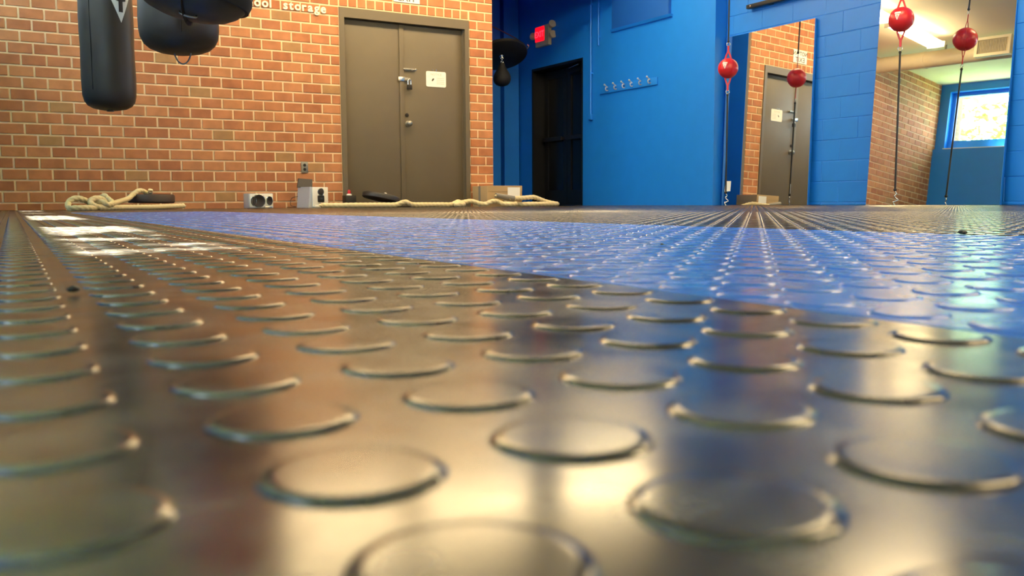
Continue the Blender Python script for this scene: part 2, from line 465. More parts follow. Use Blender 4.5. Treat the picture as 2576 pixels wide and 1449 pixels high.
hw = boxes('wall_hooks', [(-HO, .3, HY0, NY0, 0, ZC+.1), (-HO, .3, NY0, NY1, 0, NZ), (-HO, .3, NY1, DY0, 0, ZC+.1),
                          (-HO, .3, NY0, NY1, NZ, 2.95), (-HO, .3, NY0, NY1, 2.95, ZC+.1),
                          (-HO, .3, DY0, DY1, DZ, ZC+.1), (-HO, .3, DY1, YE, 0, ZC+.1), (.2, .3, DY0, DY1, 0, DZ)])
struct(link('wall_hooks', hw, 'blue', None, RLOC, RROT), 'smooth blue wall with hook rail and blocked opening', 'wall')
struct(link('wall_return', box('wall_return', XC-.3, XC-.001, DB+.052, 11.75, 0, ZC+.1), 'blue'), 'blue painted side of the brick corner', 'wall')
# passage end wall with a shallow pilaster between two grooves
YF = 11.68
struct(link('wall_passage', boxes('wall_passage', [(XC-.1, 6.44, YF, YF+.3, 0, ZC+.1), (6.44, 6.494, YF+.12, YF+.3, 0, ZC+.1), (6.494, 6.745, YF-.02, YF+.3, 0, ZC+.1), (6.745, 7.2, YF+.10, YF+.3, 0, ZC+.1)]), 'blue'),
       'blue end wall of the passage with a pilaster', 'wall')
struct(link('wall_front', box('wall_front', XL-.4, 8.2, -5.2, -5, 0, ZC+.1), 'back'), 'plain cream wall', 'wall')
struct(link('ceiling', box('ceiling', XL-.28, 8.2, -5.2, 12.4, ZC, ZC+.1), 'ceil'), 'cream painted ceiling', 'ceiling')

struct(link('shade_beam_1', box('shade_beam_1', XC-.2, 7.05, DB+.02, DB+.30, 2.66, ZC), 'blue'), 'unseen blue beam added to shade the upper passage', 'beam')  # added above view to keep ceiling light off the upper passage walls
# ---- left wall with high windows
WS, WH = 2.03, 3.06; WW = 1.30
WY = [8.90-WW/2-i*2.2 for i in range(7)]
lst = [(XL-.28, XL, -5.2, DB+.1, 0, WS)]
lst.append((XL-.28, XL-.06, -5.2, DB+.1, WH, ZC))
edge = [-5.2]+[v for y in sorted(WY) for v in (y-WW/2-.02, y+WW/2+.02)]+[DB+.1]
for a, b in zip(edge[::2], edge[1::2]):
    if b > a: lst.append((XL-.28, XL-.06, a, b, WS, WH))
struct(link('wall_left', boxes('wall_left', lst), 'blue'), 'blue wall with a ledge below high windows', 'wall')
for n, y in enumerate(WY):
    x = XL-.20; a = WW/2+.02; f = .07
    w = struct(link('window_%d' % (n+1), boxes('window', [(x-.04, x+.04, y-a, y-a+f, WS, WH), (x-.04, x+.04, y+a-f, y+a, WS, WH), (x-.04, x+.04, y-a+f, y+a-f, WS, WS+f+.10), (x-.04, x+.04, y-a+f, y+a-f, WH-f, WH)]), 'blue'), 'blue framed high window', 'window')
    link('pane', box('pane', x-.003, x+.003, y-a+f, y+a-f, WS+f+.10, WH-f), 'glass', w)
    link('window_sill', box('window_sill', XL-.155, XL-.002, y-a, y+a, WS, WS+.012, .003), 'white', w)

# ---- outside: lawn and the trees that shade the windows
struct(link('ground_outside', box('ground', -16, XL-.29, -14, 18, -.3, -.1), 'ground'), 'lawn outside the windows', 'ground')
def tree(x, y, h, r, n, label):
    t = thing('tree', label, 'tree', (x, y, -.1), (0, 0, 0), 'trees outside the windows')
    link('trunk', tube('trunk', spline([(0, 0, 0), (.08, .05, h*.35), (-.05, .1, h*.7), (0, 0, h)], 5), lambda q: .17*(1-q*.8), 9), 'bark', t)
    V = []; F2 = []
    for q in range(n):
        u = Vector((random.gauss(0, 1), random.gauss(0, 1), random.gauss(0, .8))).normalized()*r*random.random()**.4
        c = Vector((0, 0, h))+u; s = random.uniform(.09, .17)
        R = Euler((random.uniform(-.9, .9), random.uniform(-.9, .9), random.uniform(0, 6.3))).to_matrix()
        b = len(V)
        for p in ((0, -1, 0), (.45, -.2, .08), (.3, .55, .04), (0, 1, -.05), (-.3, .55, .04), (-.45, -.2, .08)): V.append(c+R@(Vector(p)*s))
        F2 += [(b, b+1, b+2, b+3), (b, b+3, b+4, b+5)]
    me = bpy.data.meshes.new('foliage'); me.from_pydata(V, [], F2)
    o = link('foliage', me, 'leaf', t); o['kind'] = 'stuff'
tree(-2.9, 9.7, 6.2, 1.5, 1500, 'leafy green tree outside the window nearest the brick wall')
tree(-3.0, 6.5, 6.4, 1.4, 900, 'leafy green tree outside the middle windows')
tree(-3.0, -2.0, 6.3, 1.2, 800, 'leafy green tree outside the windows beside the camera')
tree(-3.1, 1.35, 7.3, .8, 130, 'sparse unseen tree added to break up the sun patch')  # put in so its leaves speckle the sunlight on the floor
tree(-7.0, 10.4, 3.4, 1.9, 1300, 'low spreading tree standing farther out on the lawn')

# ---- door to the storage room
dr = struct(link('door_1', None, loc=(OX0, DB, 0)), 'brown steel double door marked as storage', 'door')
ow = OX1-OX0
fm = boxes('door_frame', [(0, .052, -.012, .12, 0, OZ), (ow-.052, ow, -.012, .12, 0, OZ), (.052, ow-.052, -.012, .12, OZ-.1, OZ), (.045, .062, .05, .12, 0, OZ-.095), (ow-.062, ow-.045, .05, .12, 0, OZ-.095)])
link('door_frame', fm, 'brown', dr)
sx = .722
lf = link('door_leaf', box('door_leaf', .056, sx-.002, .062, .106, .008, OZ-.104, .002), 'brown', dr)
link('astragal', box('astragal', sx-.03, sx+.022, .050, .0615, .008, OZ-.106, .003), 'brown', lf)
rf = link('door_leaf', box('door_leaf', sx+.002, ow-.056, .062, .106, .008, OZ-.104, .002), 'brown', dr)
link('light_stop', box('light_stop', 0, ow, .13, .17, 0, OZ), 'darkframe', dr)  # unseen dark panel added behind the leaves to stop light leaking in
# lock hardware
k = link('knob', lathe('knob', [(0, 0), (.034, 0), (.034, .008), (.016, .012), (.014, .03), (.028, .040), (.031, .055), (.024, .066), (0, .070)], 20), 'steel', rf, (3.875-OX0, .062, .92), (math.pi/2, 0, 0))
link('lock_cylinder', lathe('lock_cylinder', [(0, 0), (.021, 0), (.021, .006), (.014, .008), (.014, .010), (0, .010)], 18), 'darksteel', rf, (3.862-OX0, .062, 1.015), (math.pi/2, 0, 0))
b = link('slide_bolt', box('bolt_plate', -.075, .075, -.004, 0, -.014, .014, .001), 'steel', dr, (3.892-OX0, .060, 1.51))
link('bolt_bar', tube('bolt_bar', [(-.07, -.014, 0), (.082, -.014, 0)], .007, 10), 'chrome', b)
link('bolt_knob', lathe('bolt_knob', [(0, 0), (.010, .002), (.012, .010), (.010, .018), (0, .020)], 12), 'chrome', b, (.068, -.02, 0), (math.pi/2, 0, 0))
for q in (-.04, .03): link('bolt_keeper', box('bolt_keeper', q-.008, q+.008, -.024, 0, -.012, .012, .002), 'steel', b)
hs = link('hasp', box('hasp_plate', -.045, .030, -.005, 0, -.024, .024, .002), 'chrome', dr, (3.808-OX0, .049, 1.402))
link('hasp_strap', box('hasp_strap', .026, .092, -.012, -.006, -.018, .016, .002), 'steel', hs)
link('staple', tube('staple', spline([(.07, .0, .006), (.07, -.03, .006), (.07, -.036, 0), (.07, -.03, -.006), (.07, 0, -.006)], 4), .004, 8), 'steel', hs)
pl = thing('padlock', 'dark padlock with shiny shackle hanging from the door hasp', 'padlock', (3.881, DB+.016, 1.385))
link('lock_body', box('lock_body', -.027, .027, -.014, .014, -.098, -.045, .006), 'darksteel', pl)
link('shackle', tube('shackle', spline([(-.017, 0, -.05), (-.017, 0, -.005), (-.010, 0, .012), (0, 0, .016), (.010, 0, .012), (.017, 0, -.005), (.017, 0, -.05)], 5), .0055, 10), 'chrome', pl)
# notice on the door
def rounded(w, h, r, n=5):
    out = []
    for cx, cz, a0 in ((w/2-r, h/2-r, 0), (-w/2+r, h/2-r, 90), (-w/2+r, -h/2+r, 180), (w/2-r, -h/2+r, 270)):
        for q in range(n+1):
            a = math.radians(a0+90*q/n); out.append((cx+r*math.cos(a), cz+r*math.sin(a)))
    return out
ns = thing('notice_sign', 'small white notice sign taped to the brown storage door', 'sign', (4.222, DB+.060, 1.425))
link('sign_plate', prism('sign_plate', rounded(.243, .17, .018), -.003, 0), 'white', ns)
link('lettering', text_mesh('NOTICE', .036, .0004, .0006, 1.05, 'CENTER'), 'grey', ns, (0, -.0036, .040), FACE_FRONT)
link('divider', box('divider', -.113, .113, -.0036, -.003, .026, .028), 'grey', ns)
for q in range(4): link('print_line', box('print_line', .005, .10, -.0036, -.003, .008-q*.02, .014-q*.02), 'grey', ns)
link('symbol', prism('symbol', [(-.055, -.014), (-.046, .002), (-.032, .010), (-.024, .004), (-.028, -.008), (-.044, -.024), (-.052, -.022)], -.0036, -.003), 'dark', ns)
for q in (-.038, .002): link('hanger', box('hanger', q-.002, q+.002, -.004, -.001, .085, .108), 'chrome', ns)
# paper sign above the door
ps = thing('exit_notice', 'white two-line sign on the bricks above the storage door', 'sign', (3.857, DB-.003, 2.305))
link('sign_plate', box('sign_plate', -.152, .152, -.003, 0, -.094, .094, .001), 'paper', ps)
link('lettering', text_mesh('NOT AN', .082, .0005, .001, 1, 'CENTER'), 'dark', ps, (0, -.0036, .016), FACE_FRONT)
link('lettering', text_mesh('EXIT', .100, .0005, .001, 1.05, 'CENTER'), 'dark', ps, (0, -.0036, -.078), FACE_FRONT)
# raised lettering beside the door: one part for each letter
lt = thing('wall_lettering', 'raised cream letters ending in the word storage on the brick wall', 'lettering', (1.95, DB-.002, 2.012))
def word(s, x, size, gap):
    for ch in s:
        me = text_mesh(ch, size, .006, .0030)
        xs = [v.co.x for v in me.vertices]; a, b2 = min(xs), max(xs)
        link('letter', me, 'letter', lt, (x-a, -.006, 0), FACE_FRONT); x += (b2-a)+gap
    return x
LS = .122
word('school', 2.03-1.95, LS, .012)
word('storage', 2.505-1.95, LS, .0125)

# ---- passage door (dark) in the hook wall
d2 = struct(link('door_2', None, loc=RLOC, rot=RROT), 'dark glazed double door at the end of the blue wall', 'door')
xx = .03
link('door_frame', boxes('door_frame', [(-HO-.004, xx+.06, DY0, DY0+.03, 0, DZ), (-HO-.004, xx+.06, DY1-.03, DY1, 0, DZ), (-HO-.004, xx+.06, DY0+.03, DY1-.03, DZ-.035, DZ)]), 'darkframe', d2)
mid = (DY0+DY1)/2+.02
for a, b2 in ((DY0+.035, mid-.003), (mid+.003, DY1-.035)):
    l2 = link('door_leaf', boxes('door_leaf', [(xx, xx+.045, a, a+.09, .005, DZ-.04), (xx, xx+.045, b2-.09, b2, .005, DZ-.04), (xx, xx+.045, a+.09, b2-.09, .005, .22), (xx, xx+.045, a+.09, b2-.09, DZ-.15, DZ-.04)]), 'darkframe', d2)
    link('pane', box('pane', xx+.018, xx+.026, a+.09, b2-.09, .22, DZ-.15), 'darkdoor', l2)
    link('push_bar', boxes('push_bar', [(xx-.07, xx-.045, a+.05, b2-.05, .93, .99), (xx-.05, xx, a+.06, a+.09, .94, .98), (xx-.05, xx, b2-.09, b2-.06, .94, .98)], .004), 'darksteel', l2)
link('door_closer', boxes('door_closer', [(xx-.06, xx, DY0+.25, DY0+.55, DZ-.13, DZ-.07)], .006), 'darksteel', d2)
link('closer_arm', tube('closer_arm', [(xx-.07, DY0+.50, DZ-.066), (xx-.16, DY0+.15, DZ-.06)], .009, 8), 'chrome', d2)

# ---- fluorescent fixtures
def fixture(x, y, label, row):
    t = thing('fluorescent_light', label, 'ceiling light', (x, y, ZC-.09), (0, 0, 0), row)
    for q in (-.4, .4): link('stem', tube('stem', [(q, 0, -.03), (q, 0, .09)], .008, 8), 'white', t)  # stems added to drop the lamp so light spills on the ceiling
    link('housing', box('housing', -.61, .61, -.07, .07, -.034, 0, .004), 'white', t)
    prof = [(-.072, -.012), (-.12, -.028), (-.13, -.05), (-.10, -.08), (0, -.092), (.10, -.08), (.13, -.05), (.12, -.028), (.072, -.012)]
    bm = bmesh.new(); A = [bm.verts.new((-.60, p, z)) for p, z in prof]; Bv = [bm.verts.new((.60, p, z)) for p, z in prof]
    for i in range(len(prof)-1): bm.faces.new((A[i], A[i+1], Bv[i+1], Bv[i]))
    bm.faces.new(A); bm.faces.new(Bv[::-1]); bm.faces.new((A[0], Bv[0], Bv[-1], A[-1]))
    link('diffuser', done(bm, 'diffuser', True, 30), 'lamp', t)
    for s in (-1, 1): link('end_cap', box('end_cap', s*.607-.008, s*.607+.008, -.132, .132, -.094, -.008, .002), 'white', t)
rown = {7.8: 'along the brick wall', 4.2: 'across mid room', 1.2: 'above the camera', -2.4: 'at the rear'}
for y, rn in rown.items():
    for x, cn in ((2.55, 'nearest the windows'), (3.95, 'second from the windows'), (5.6, 'nearest the mirror wall')):
        if (x, y) not in ((2.55, 7.8), (3.95, 7.8), (5.6, 7.8), (5.6, 4.2), (3.95, 1.2), (5.6, 1.2), (3.95, -2.4), (5.6, -2.4)): continue
        fixture(x, y, 'fluorescent ceiling light '+cn+', row '+rn, 'ceiling lights '+rn)

# ---- duct with register, along the ceiling
dt = thing('air_duct', 'round cream air duct running below the ceiling to the brick wall', 'duct', (1.45, 0, 3.0))
link('duct_pipe', tube('duct_pipe', [(0, DB-.01, 0), (0, 6.6, 0), (0, 2, 0), (0, -4.9, 0)], .125, 28), 'duct', dt)
for y in (8.2, 6.2, 4.4, 2.6, .8): link('duct_band', tube('duct_band', [(0, y-.02, 0), (0, y+.02, 0)], .131, 28), 'duct', dt)
for y in (7.9, 5.3, 2.7): link('hanger_strap', box('hanger_strap', -.002, .002, y-.015, y+.015, .12, .20), 'steel', dt)
vr = thing('air_register', 'cream wall register with louvres on the side of the round duct', 'vent', (1.66, 7.1, 3.02))
link('register_frame', boxes('register_frame', [(-.06, .03, -.25, .25, -.14, -.10), (-.06, .03, -.25, .25, .10, .14), (-.06, .03, -.25, -.21, -.10, .10), (-.06, .03, .21, .25, -.10, .10)]), 'duct', vr)
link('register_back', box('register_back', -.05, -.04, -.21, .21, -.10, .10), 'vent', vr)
lv = boxes('louvre', [(-.008, .018, -.003, .003, -.10, .10)]); lv.materials.append(M['duct'])
for q in range(20): link('louvre', lv, None, vr, (0, -.2+q*.021, 0), (0, 0, .5))

# ================================================================== OBJECTS
# ---- heavy bags
def chain_to(t, zt, ztop, r=.012, mname='steel', parts=14):
    n = int((ztop-zt)/.045); l = ring_mesh('chain_link', .026, .005, 14, 6); l.materials.append(M[mname])
    for q in range(n): link('chain_link', l, None, t, (0, 0, zt+.02+q*.045), (0, 0, (q % 2)*math.pi/2))
def tri_logo(parent, R, z, ang, s, name='logo'):
    """white triangle badge with a T, wrapped on a cylinder of radius R"""
    def wrap(poly, d):
        return decal(name, poly, lambda u, v: ((R+d)*math.cos(ang+u/R), (R+d)*math.sin(ang+u/R), z+v), 7)
    lg = link(name, wrap([(-.5*s, .5*s), (.5*s, .5*s), (0, -.68*s)], .0035), 'paper', parent)
    link('emblem_letter', wrap([(-.24*s, .38*s), (.24*s, .38*s), (.24*s, .24*s), (.09*s, .20*s), (.09*s, -.24*s), (-.09*s, -.24*s), (-.09*s, .20*s), (-.24*s, .24*s)], .006), 'black', lg)
    return lg
def facing(x, y): return math.atan2(-y, -x)
# slim straight bag
b1 = thing('heavy_bag', 'slim straight black heavy bag with white triangle badge, left of the others', 'punching bag', (.618, 6.585, 0), (0, 0, 0), 'heavy bags')
R = .169
prof = [(0, .680), (.055, .682), (.105, .692), (.138, .710), (.157, .736), (.167, .775), (R, .82)]+[(R+.002*math.sin(q*1.7), .80+q*.1) for q in range(1, 12)]+[(R, 2.0), (.158, 2.04), (.135, 2.06), (0, 2.065)]
link('bag_body', lathe('bag_body', prof, 48), 'leather', b1)
a = facing(.618, 6.585)
link('seam', tube('seam', [((R+.001)*math.cos(a-.62), (R+.001)*math.sin(a-.62), z) for z in [.8+.1*i for i in range(13)]], .0025, 6), 'strap', b1)
link('bottom_ring', ring_mesh('bottom_ring', .02, .004, 16, 6), 'steel', b1, (0, 0, .677), (math.pi/2, 0, .4))
tri_logo(b1, R, 1.345, a+.56, .155, 'badge')
for q in range(4):
    an = q*math.pi/2+.4; link('hanging_strap', tube('hanging_strap', [(.158*math.cos(an), .158*math.sin(an), 1.95), (.15*math.cos(an), .15*math.sin(an), 2.1), (0, 0, 2.42)], .012, 6, flat=.3), 'strap', b1)
chain_to(b1, 2.42, ZC)
# wide bag behind
b2 = thing('heavy_bag', 'wide black heavy bag with a wire ring under its rounded base', 'punching bag', (.944, 5.747, 0), (0, 0, 0), 'heavy bags')
prof = [(0, .955), (.07, .957), (.13, .968), (.175, .986), (.205, .012+1.0), (.224, 1.05), (.231, 1.10), (.232, 1.16), (.229, 1.26), (.225, 1.4), (.222, 1.6), (.22, 1.95), (.20, 2.0), (.16, 2.02), (0, 2.03)]
link('bag_body', lathe('bag_body', prof, 48), 'leather', b2)
a = facing(.944, 5.747)
link('seam', tube('seam', [(r_*math.cos(a+.05)*1.004, r_*math.sin(a+.05)*1.004, z) for r_, z in prof[5:12]], .0025, 6), 'strap', b2)
rg = tube('bottom_ring', spline([(-.046, 0, .012), (-.048, 0, -.01), (-.03, 0, -.05), (0, 0, -.068), (.03, 0, -.05), (.048, 0, -.01), (.046, 0, .012)], 5), .0045, 8)
link('bottom_ring', rg, 'steel', b2, (.01, -.03, .962), (0, 0, -.45))
for q in range(4):
    an = q*math.pi/2+.2; link('hanging_strap', tube('hanging_strap', [(.20*math.cos(an), .20*math.sin(an), 1.9), (.19*math.cos(an), .19*math.sin(an), 2.05), (0, 0, 2.42)], .014, 6, flat=.3), 'strap', b2)
chain_to(b2, 2.42, ZC)
# big round bag in front, hanging a little crooked
b3 = thing('heavy_bag', 'broad rounded black bag hanging in front of the wide heavy bag', 'punching bag', (.830, 4.82, .990), (.05, .19, 0), 'heavy bags')
prof = [(0, 0), (.07, .003), (.14, .014), (.20, .034), (.245, .062), (.278, .098), (.296, .14), (.305, .19), (.303, .26), (.297, .36), (.29, .50)]
link('bag_base', lathe('bag_base', prof, 56), 'leather', b3)
link('bag_body', lathe('bag_body', [(.291, .50), (.288, .62), (.278, .80), (.25, .95), (.19, 1.06), (.10, 1.13), (0, 1.15)], 48), 'redball', b3)
link('rim_band', lathe('rim_band', [(.282, .094), (.292, .094), (.3035, .132), (.3035, .152), (.295, .152)], 56), 'strap', b3)
for q in range(2):
    an = -1.86+q*math.pi
    link('cross_strap', tube('cross_strap', [((r_+.004)*math.cos(an), (r_+.004)*math.sin(an), z-.002) for r_, z in prof], .022, 8, flat=.18), 'strap', b3)
link('bottom_ring', tube('bottom_ring', spline([(-.04, 0, 0), (-.036, -.012, -.014), (0, -.016, -.018), (.036, -.012, -.014), (.04, 0, 0)], 5), .0055, 8), 'steel', b3, (-.01, -.10, .012), (0, 0, -.1))
_ri = Euler((.05, .19, 0)).to_matrix().inverted(); _u = _ri @ Vector((0, 0, 1)); _e = _ri.to_euler()
_l = ring_mesh('chain_link', .026, .005, 14, 6); _l.materials.append(M['steel'])
_ztop = (_ri.inverted() @ Vector((0, 0, 1.14))).z+.99
for q in range(int((ZC-_ztop)/.045)+1):
    link('chain_link', _l, None, b3, Vector((0, 0, 1.15))+_u*(q*.045+.01), (_ri @ Matrix.Rotation((q % 2)*math.pi/2, 3, 'Z')).to_euler())

# ---- double-end bags by the mirrors
def double_end(name, x, y, zc, label, tagged, lean=0):
    t = thing('double_end_bag', label, 'punching bag', (x, y, 0), (0, 0, 0), 'red double-end balls')
    R = .103
    pr = [(R*math.sin(math.pi*i/20), -R*math.cos(math.pi*i/20)) for i in range(21)]
    pr[0] = (0, -R); pr[-1] = (0, R)
    ball = link('ball', lathe('ball', pr, 36), 'redball', t, (0, 0, zc))
    a = facing(x, y)
    for q in range(4):
        an = a+.42+q*math.pi/2
        link('ball_seam', tube('ball_seam', [((R+.0005)*math.sin(math.pi*i/18)*math.cos(an), (R+.0005)*math.sin(math.pi*i/18)*math.sin(an), -(R+.0005)*math.cos(math.pi*i/18)) for i in range(1, 18)], .0014, 5), 'redball', ball)
    # printed badge: a bar above a triangle
    def cap(poly, d, nm, m, par):
        def fn(u, v):
            lat = v/R; lon = a-.33+u/R
            return ((R+d)*math.cos(lat)*math.cos(lon), (R+d)*math.cos(lat)*math.sin(lon), (R+d)*math.sin(lat))
        return link(nm, decal(nm, poly, fn), m, par)
    cap([(-.027, .052), (-.027, .036), (.027, .036), (.027, .052)], .0012, 'badge_bar', 'paper', ball)
    tr = cap([(-.021, .031), (0, -.018), (.021, .031)], .0012, 'badge', 'paper', ball)
    cap([(-.007, .022), (-.003, .018), (-.003, .0), (.003, .0), (.003, .018), (.007, .022)], .0024, 'badge_letter', 'redball', ball)
    for s, top in ((1, ZC), (-1, 0)):
        z0 = zc+s*R*.9
        for q in (-.5, .5):
            link('strap_loop', tube('strap_loop', [(q*.075, 0, zc+s*R*.72), (q*.03, 0, z0+s*.05), (0, 0, z0+s*.085)], .008, 6, flat=.35), 'redball', t, None, (0, 0, a+math.pi/2))
        link('strap', tube('strap', [(0, 0, z0+s*.08), (0, 0, z0+s*.135)], .010, 8, flat=.4), 'redball', t, None, (0, 0, a+math.pi/2))
        link('snap_ring', ring_mesh('snap_ring', .018, .003, 16, 6), 'chrome', t, (0, 0, z0+s*.150), (0, 0, a+math.pi/2))
        link('cord_knot', lathe('cord_knot', [(0, -.016), (.011, -.008), (.013, 0), (.011, .008), (0, .016)], 10), 'black', t, (0, 0, z0+s*.18))
        end = ZC-.05 if s > 0 else .145
        link('elastic_cord', tube('elastic_cord', [(0, 0, z0+s*.18), (0, 0, (z0+end)/2), (0, 0, end)], .0085 if s < 0 else .008, 8), 'black', t)
    link('cord_knot', lathe('cord_knot', [(0, -.016), (.012, -.008), (.015, 0), (.012, .008), (0, .016)], 10), 'black', t, (0, 0, .135))
    h = tube('floor_hook', spline([(0, 0, .125), (.012, 0, .10), (-.004, 0, .082), (.012, 0, .062), (.026, 0, .05), (.01, 0, .038), (-.012, 0, .03), (-.004, 0, .012), (.002, 0, 0)], 4), .0045, 8)
    link('floor_hook', h, 'chrome', t, (0, 0, 0), (0, 0, a+math.pi/2))
    link('ceiling_anchor', lathe('ceiling_anchor', [(.03, 0), (.03, -.008), (.01, -.014), (.008, -.05), (0, -.052)], 14), 'steel', t, (0, 0, ZC))
    if tagged:
        link('paper_tag', prism('paper_tag', [(-.029, .0), (.029, .006), (.031, .112), (-.024, .110)], -.001, .001), 'paper', t, (0.01, -.012, .145), (0, .04, a+math.pi/2))
double_end('a', 6.545, 6.975, 1.418, 'red double-end ball on a black cord with a white tag, by the smaller mirror', True)
double_end('b', 6.654, 5.013, 1.572, 'red double-end ball on a black cord in front of the leaning mirror', False)

# ---- mirrors
def mirror(loc, rot, y0, y1, z1, label):
    t = thing('wall_mirror', label, 'mirror', loc, rot)
    link('mirror_glass', box('mirror_glass', 0, .006, y0, y1, 0, z1), 'mirror', t)
    link('backing_board', box('backing_board', .0062, .030, y0-.001, y1+.001, 0, z1+.001), 'blue', t)
mirror((7.0413, 6.742, .004), (0, .0262, .0381), -.40, .795, 1.862, 'tall mirror leaning on the blue wall, reflecting the brown storage door')
mirror((7.0446, 4.97, .004), (0, .07065, .06896), -.625, .618, 1.90, 'tall mirror leaning beside the right edge, reflecting the window and bricks')

# ---- things on the hook wall
def on_hook(y, z, off=0): return (rw(y, HO)-off, y, z)
ck = thing('coat_rack', 'blue wall board with six silver coat hooks', 'coat rack', on_hook(9.10, 1.50, .002), RROT)
link('rack_board', box('rack_board', -.02, 0, -.565, .565, -.045, .045, .003), 'blue', ck)
hk = tube('coat_hook', spline([(-.02, 0, -.03), (-.045, 0, -.036), (-.06, 0, -.02), (-.06, 0, 0), (-.04, 0, .006), (-.03, 0, .01), (-.05, 0, .02), (-.075, 0, .035)], 4), .0065, 8); hk.materials.append(M['silver'])
hb = lathe('hook_tip', [(0, -.013), (.010, -.008), (.013, 0), (.010, .008), (0, .013)], 10); hb.materials.append(M['silver'])
for y in (9.487, 9.314, 9.146, 8.99, 8.823, 8.652):
    h = link('coat_hook', hk, None, ck, (0, y-9.10, .018)); link('hook_tip', hb, None, h, (-.077, 0, .038))
pn = thing('wall_panel', 'blue panel with shade in its colour, covering a blocked opening high on the wall', 'panel', on_hook((NY0+NY1)/2+6, NZ), RROT)
link('panel_board', box('panel_board', -.045, 0, -(NY1-NY0)/2, (NY1-NY0)/2, .03, .74, .004), 'blueshade', pn)
link('panel_ledge', prism('panel_ledge', [(-.03, 0), (0, 0), (0, .03), (-.05, .03)], -(NY1-NY0)/2-.03, (NY1-NY0)/2+.03), 'blue', pn)
c1 = thing('conduit', 'long blue painted conduit ending in a small junction box', 'pipe', on_hook(9.86, 1.14), RROT)
link('conduit_pipe', tube('conduit_pipe', [(-.022, 0, .06), (-.022, 0, ZC-1.14)], .014, 12), 'blue', c1)
link('junction_box', box('junction_box', -.045, 0, -.03, .03, 0, .075, .006), 'blue', c1)
for z in (.6, 1.5): link('pipe_clamp', box('pipe_clamp', -.039, 0, -.024, .024, z, z+.02, .002), 'blue', c1)
c2 = thing('conduit', 'short blue painted conduit high beside the blocked opening', 'pipe', on_hook(9.70, 2.09), RROT)
link('conduit_pipe', tube('conduit_pipe', [(-.018, 0, 0), (-.018, 0, ZC-2.09)], .011, 12), 'blue', c2)
for z in (.1, .8): link('pipe_clamp', box('pipe_clamp', -.031, 0, -.02, .02, z, z+.02, .002), 'blue', c2)
# exit sign with emergency lamp heads
ex = thing('exit_sign', 'lit red exit sign with cream emergency lamp heads', 'exit sign', on_hook(10.98, 2.43), RROT)
link('housing', box('housing', -.06, 0, -.17, .16, -.16, .13, .01), 'cream', ex)
link('sign_face', box('sign_face', -.066, -.059, -.07, .155, -.085, .115, .003), 'exitred', ex)
link('lettering', text_mesh('EXIT', .118, .0008, .0015, 1.0, 'CENTER'), 'exitlit', ex, (-.0672, .045, -.025), (math.pi/2, 0, -math.pi/2))
lh = lathe('lamp_head', [(0, 0), (.032, 0), (.040, .02), (.052, .06), (.054, .075), (.046, .078), (0, .070)], 20); lh.materials.append(M['cream'])
link('lamp_head', lh, None, ex, (-.03, -.19, .095), (1.2, -.6, 0))
link('lamp_head', lh, None, ex, (-.03, .19, .0), (-1.25, -.5, 0))
link('lamp_head', lh, None, ex, (-.02, -.185, -.04), (1.3, -.5, 0))
# dark rail on the block wall
pb = thing('wall_bar', 'black metal bar bolted high on the blue block wall', 'bar', (rw(6.75), 6.75, 2.135), RROT)
link('bar', box('bar', -.075, -.03, -.62, .49, -.02, .022, .004), 'black', pb)
for y in (-.5, .2): link('bracket', box('bracket', -.032, .0, y-.03, y+.03, -.02, .12, .003), 'black', pb)
link('bolt', lathe('bolt', [(0, 0), (.010, 0), (.010, .006), (0, .008)], 8), 'chrome', pb, (-.075, .43, 0), (0, -math.pi/2, 0))
link('upright', box('upright', -.06, -.03, .02, .06, .02, .6, .003), 'black', pb)

# ---- speed bag in the passage
SX, SY, SZ = 5.70, 10.30, 1.955
sp = thing('speed_bag_platform', 'round black speed bag platform beside the brick corner', 'platform', (SX, SY, SZ), (-.42, .06, 0))
link('platform_board', lathe('platform_board', [(0, 0), (.33, 0), (.345, .008), (.345, .042), (.33, .05), (0, .05)], 48), 'black', sp)
link('swivel_plate', lathe('swivel_plate', [(0, 0), (.03, 0), (.026, -.012), (.012, -.018), (0, -.02)], 16), 'chrome', sp)
link('support_arm', tube('support_arm', [(0, .05, .06), (0, .70, .30), (0, 1.205, .70)], .02, 8), 'darksteel', sp)
link('support_arm', tube('support_arm', [(.12, .05, .06), (.30, .6, .36), (.36, 1.195, .70)], .016, 8), 'darksteel', sp)
sb = thing('speed_bag', 'small dark teardrop speed bag hanging from a silver swivel', 'punching bag', (SX, SY-.01, 1.565))
pr = [(0, 0), (.04, .004), (.075, .018), (.102, .045), (.116, .085), (.115, .125), (.098, .17), (.072, .21), (.05, .25), (.04, .28), (.036, .30), (0, .305)]
link('bag_body', lathe('bag_body', pr, 32), 'strap', sb)
for q in range(3): link('swivel_link', ring_mesh('swivel_link', .016, .005, 14, 6), 'chrome', sb, (0, 0, .315+q*.025), (0, 0, q*1.2))
link('swivel', lathe('swivel', [(0, 0), (.014, 0), (.016, .02), (.010, .028), (0, .03)], 12), 'chrome', sb, (0, 0, .365))
# cable strung across the passage
tag(link('cable', tube('cable', spline([at(1237, 66, 9.8), at(1270, 82, 10.6), at(1300, 98, 11.2), at(1318, 110, 11.45)], 6), .008, 6), 'black'), 'thin dark cable sloping down across the passage', 'cable')
tag(link('wall_hook', tube('wall_hook', spline([at(1326, 112, 11.0), at(1330, 116, 11.0), at(1328, 122, 11.0), at(1324, 124, 11.0)], 5), .008, 6), 'chrome'), 'small pale hook at the end of the passage cable', 'hook')

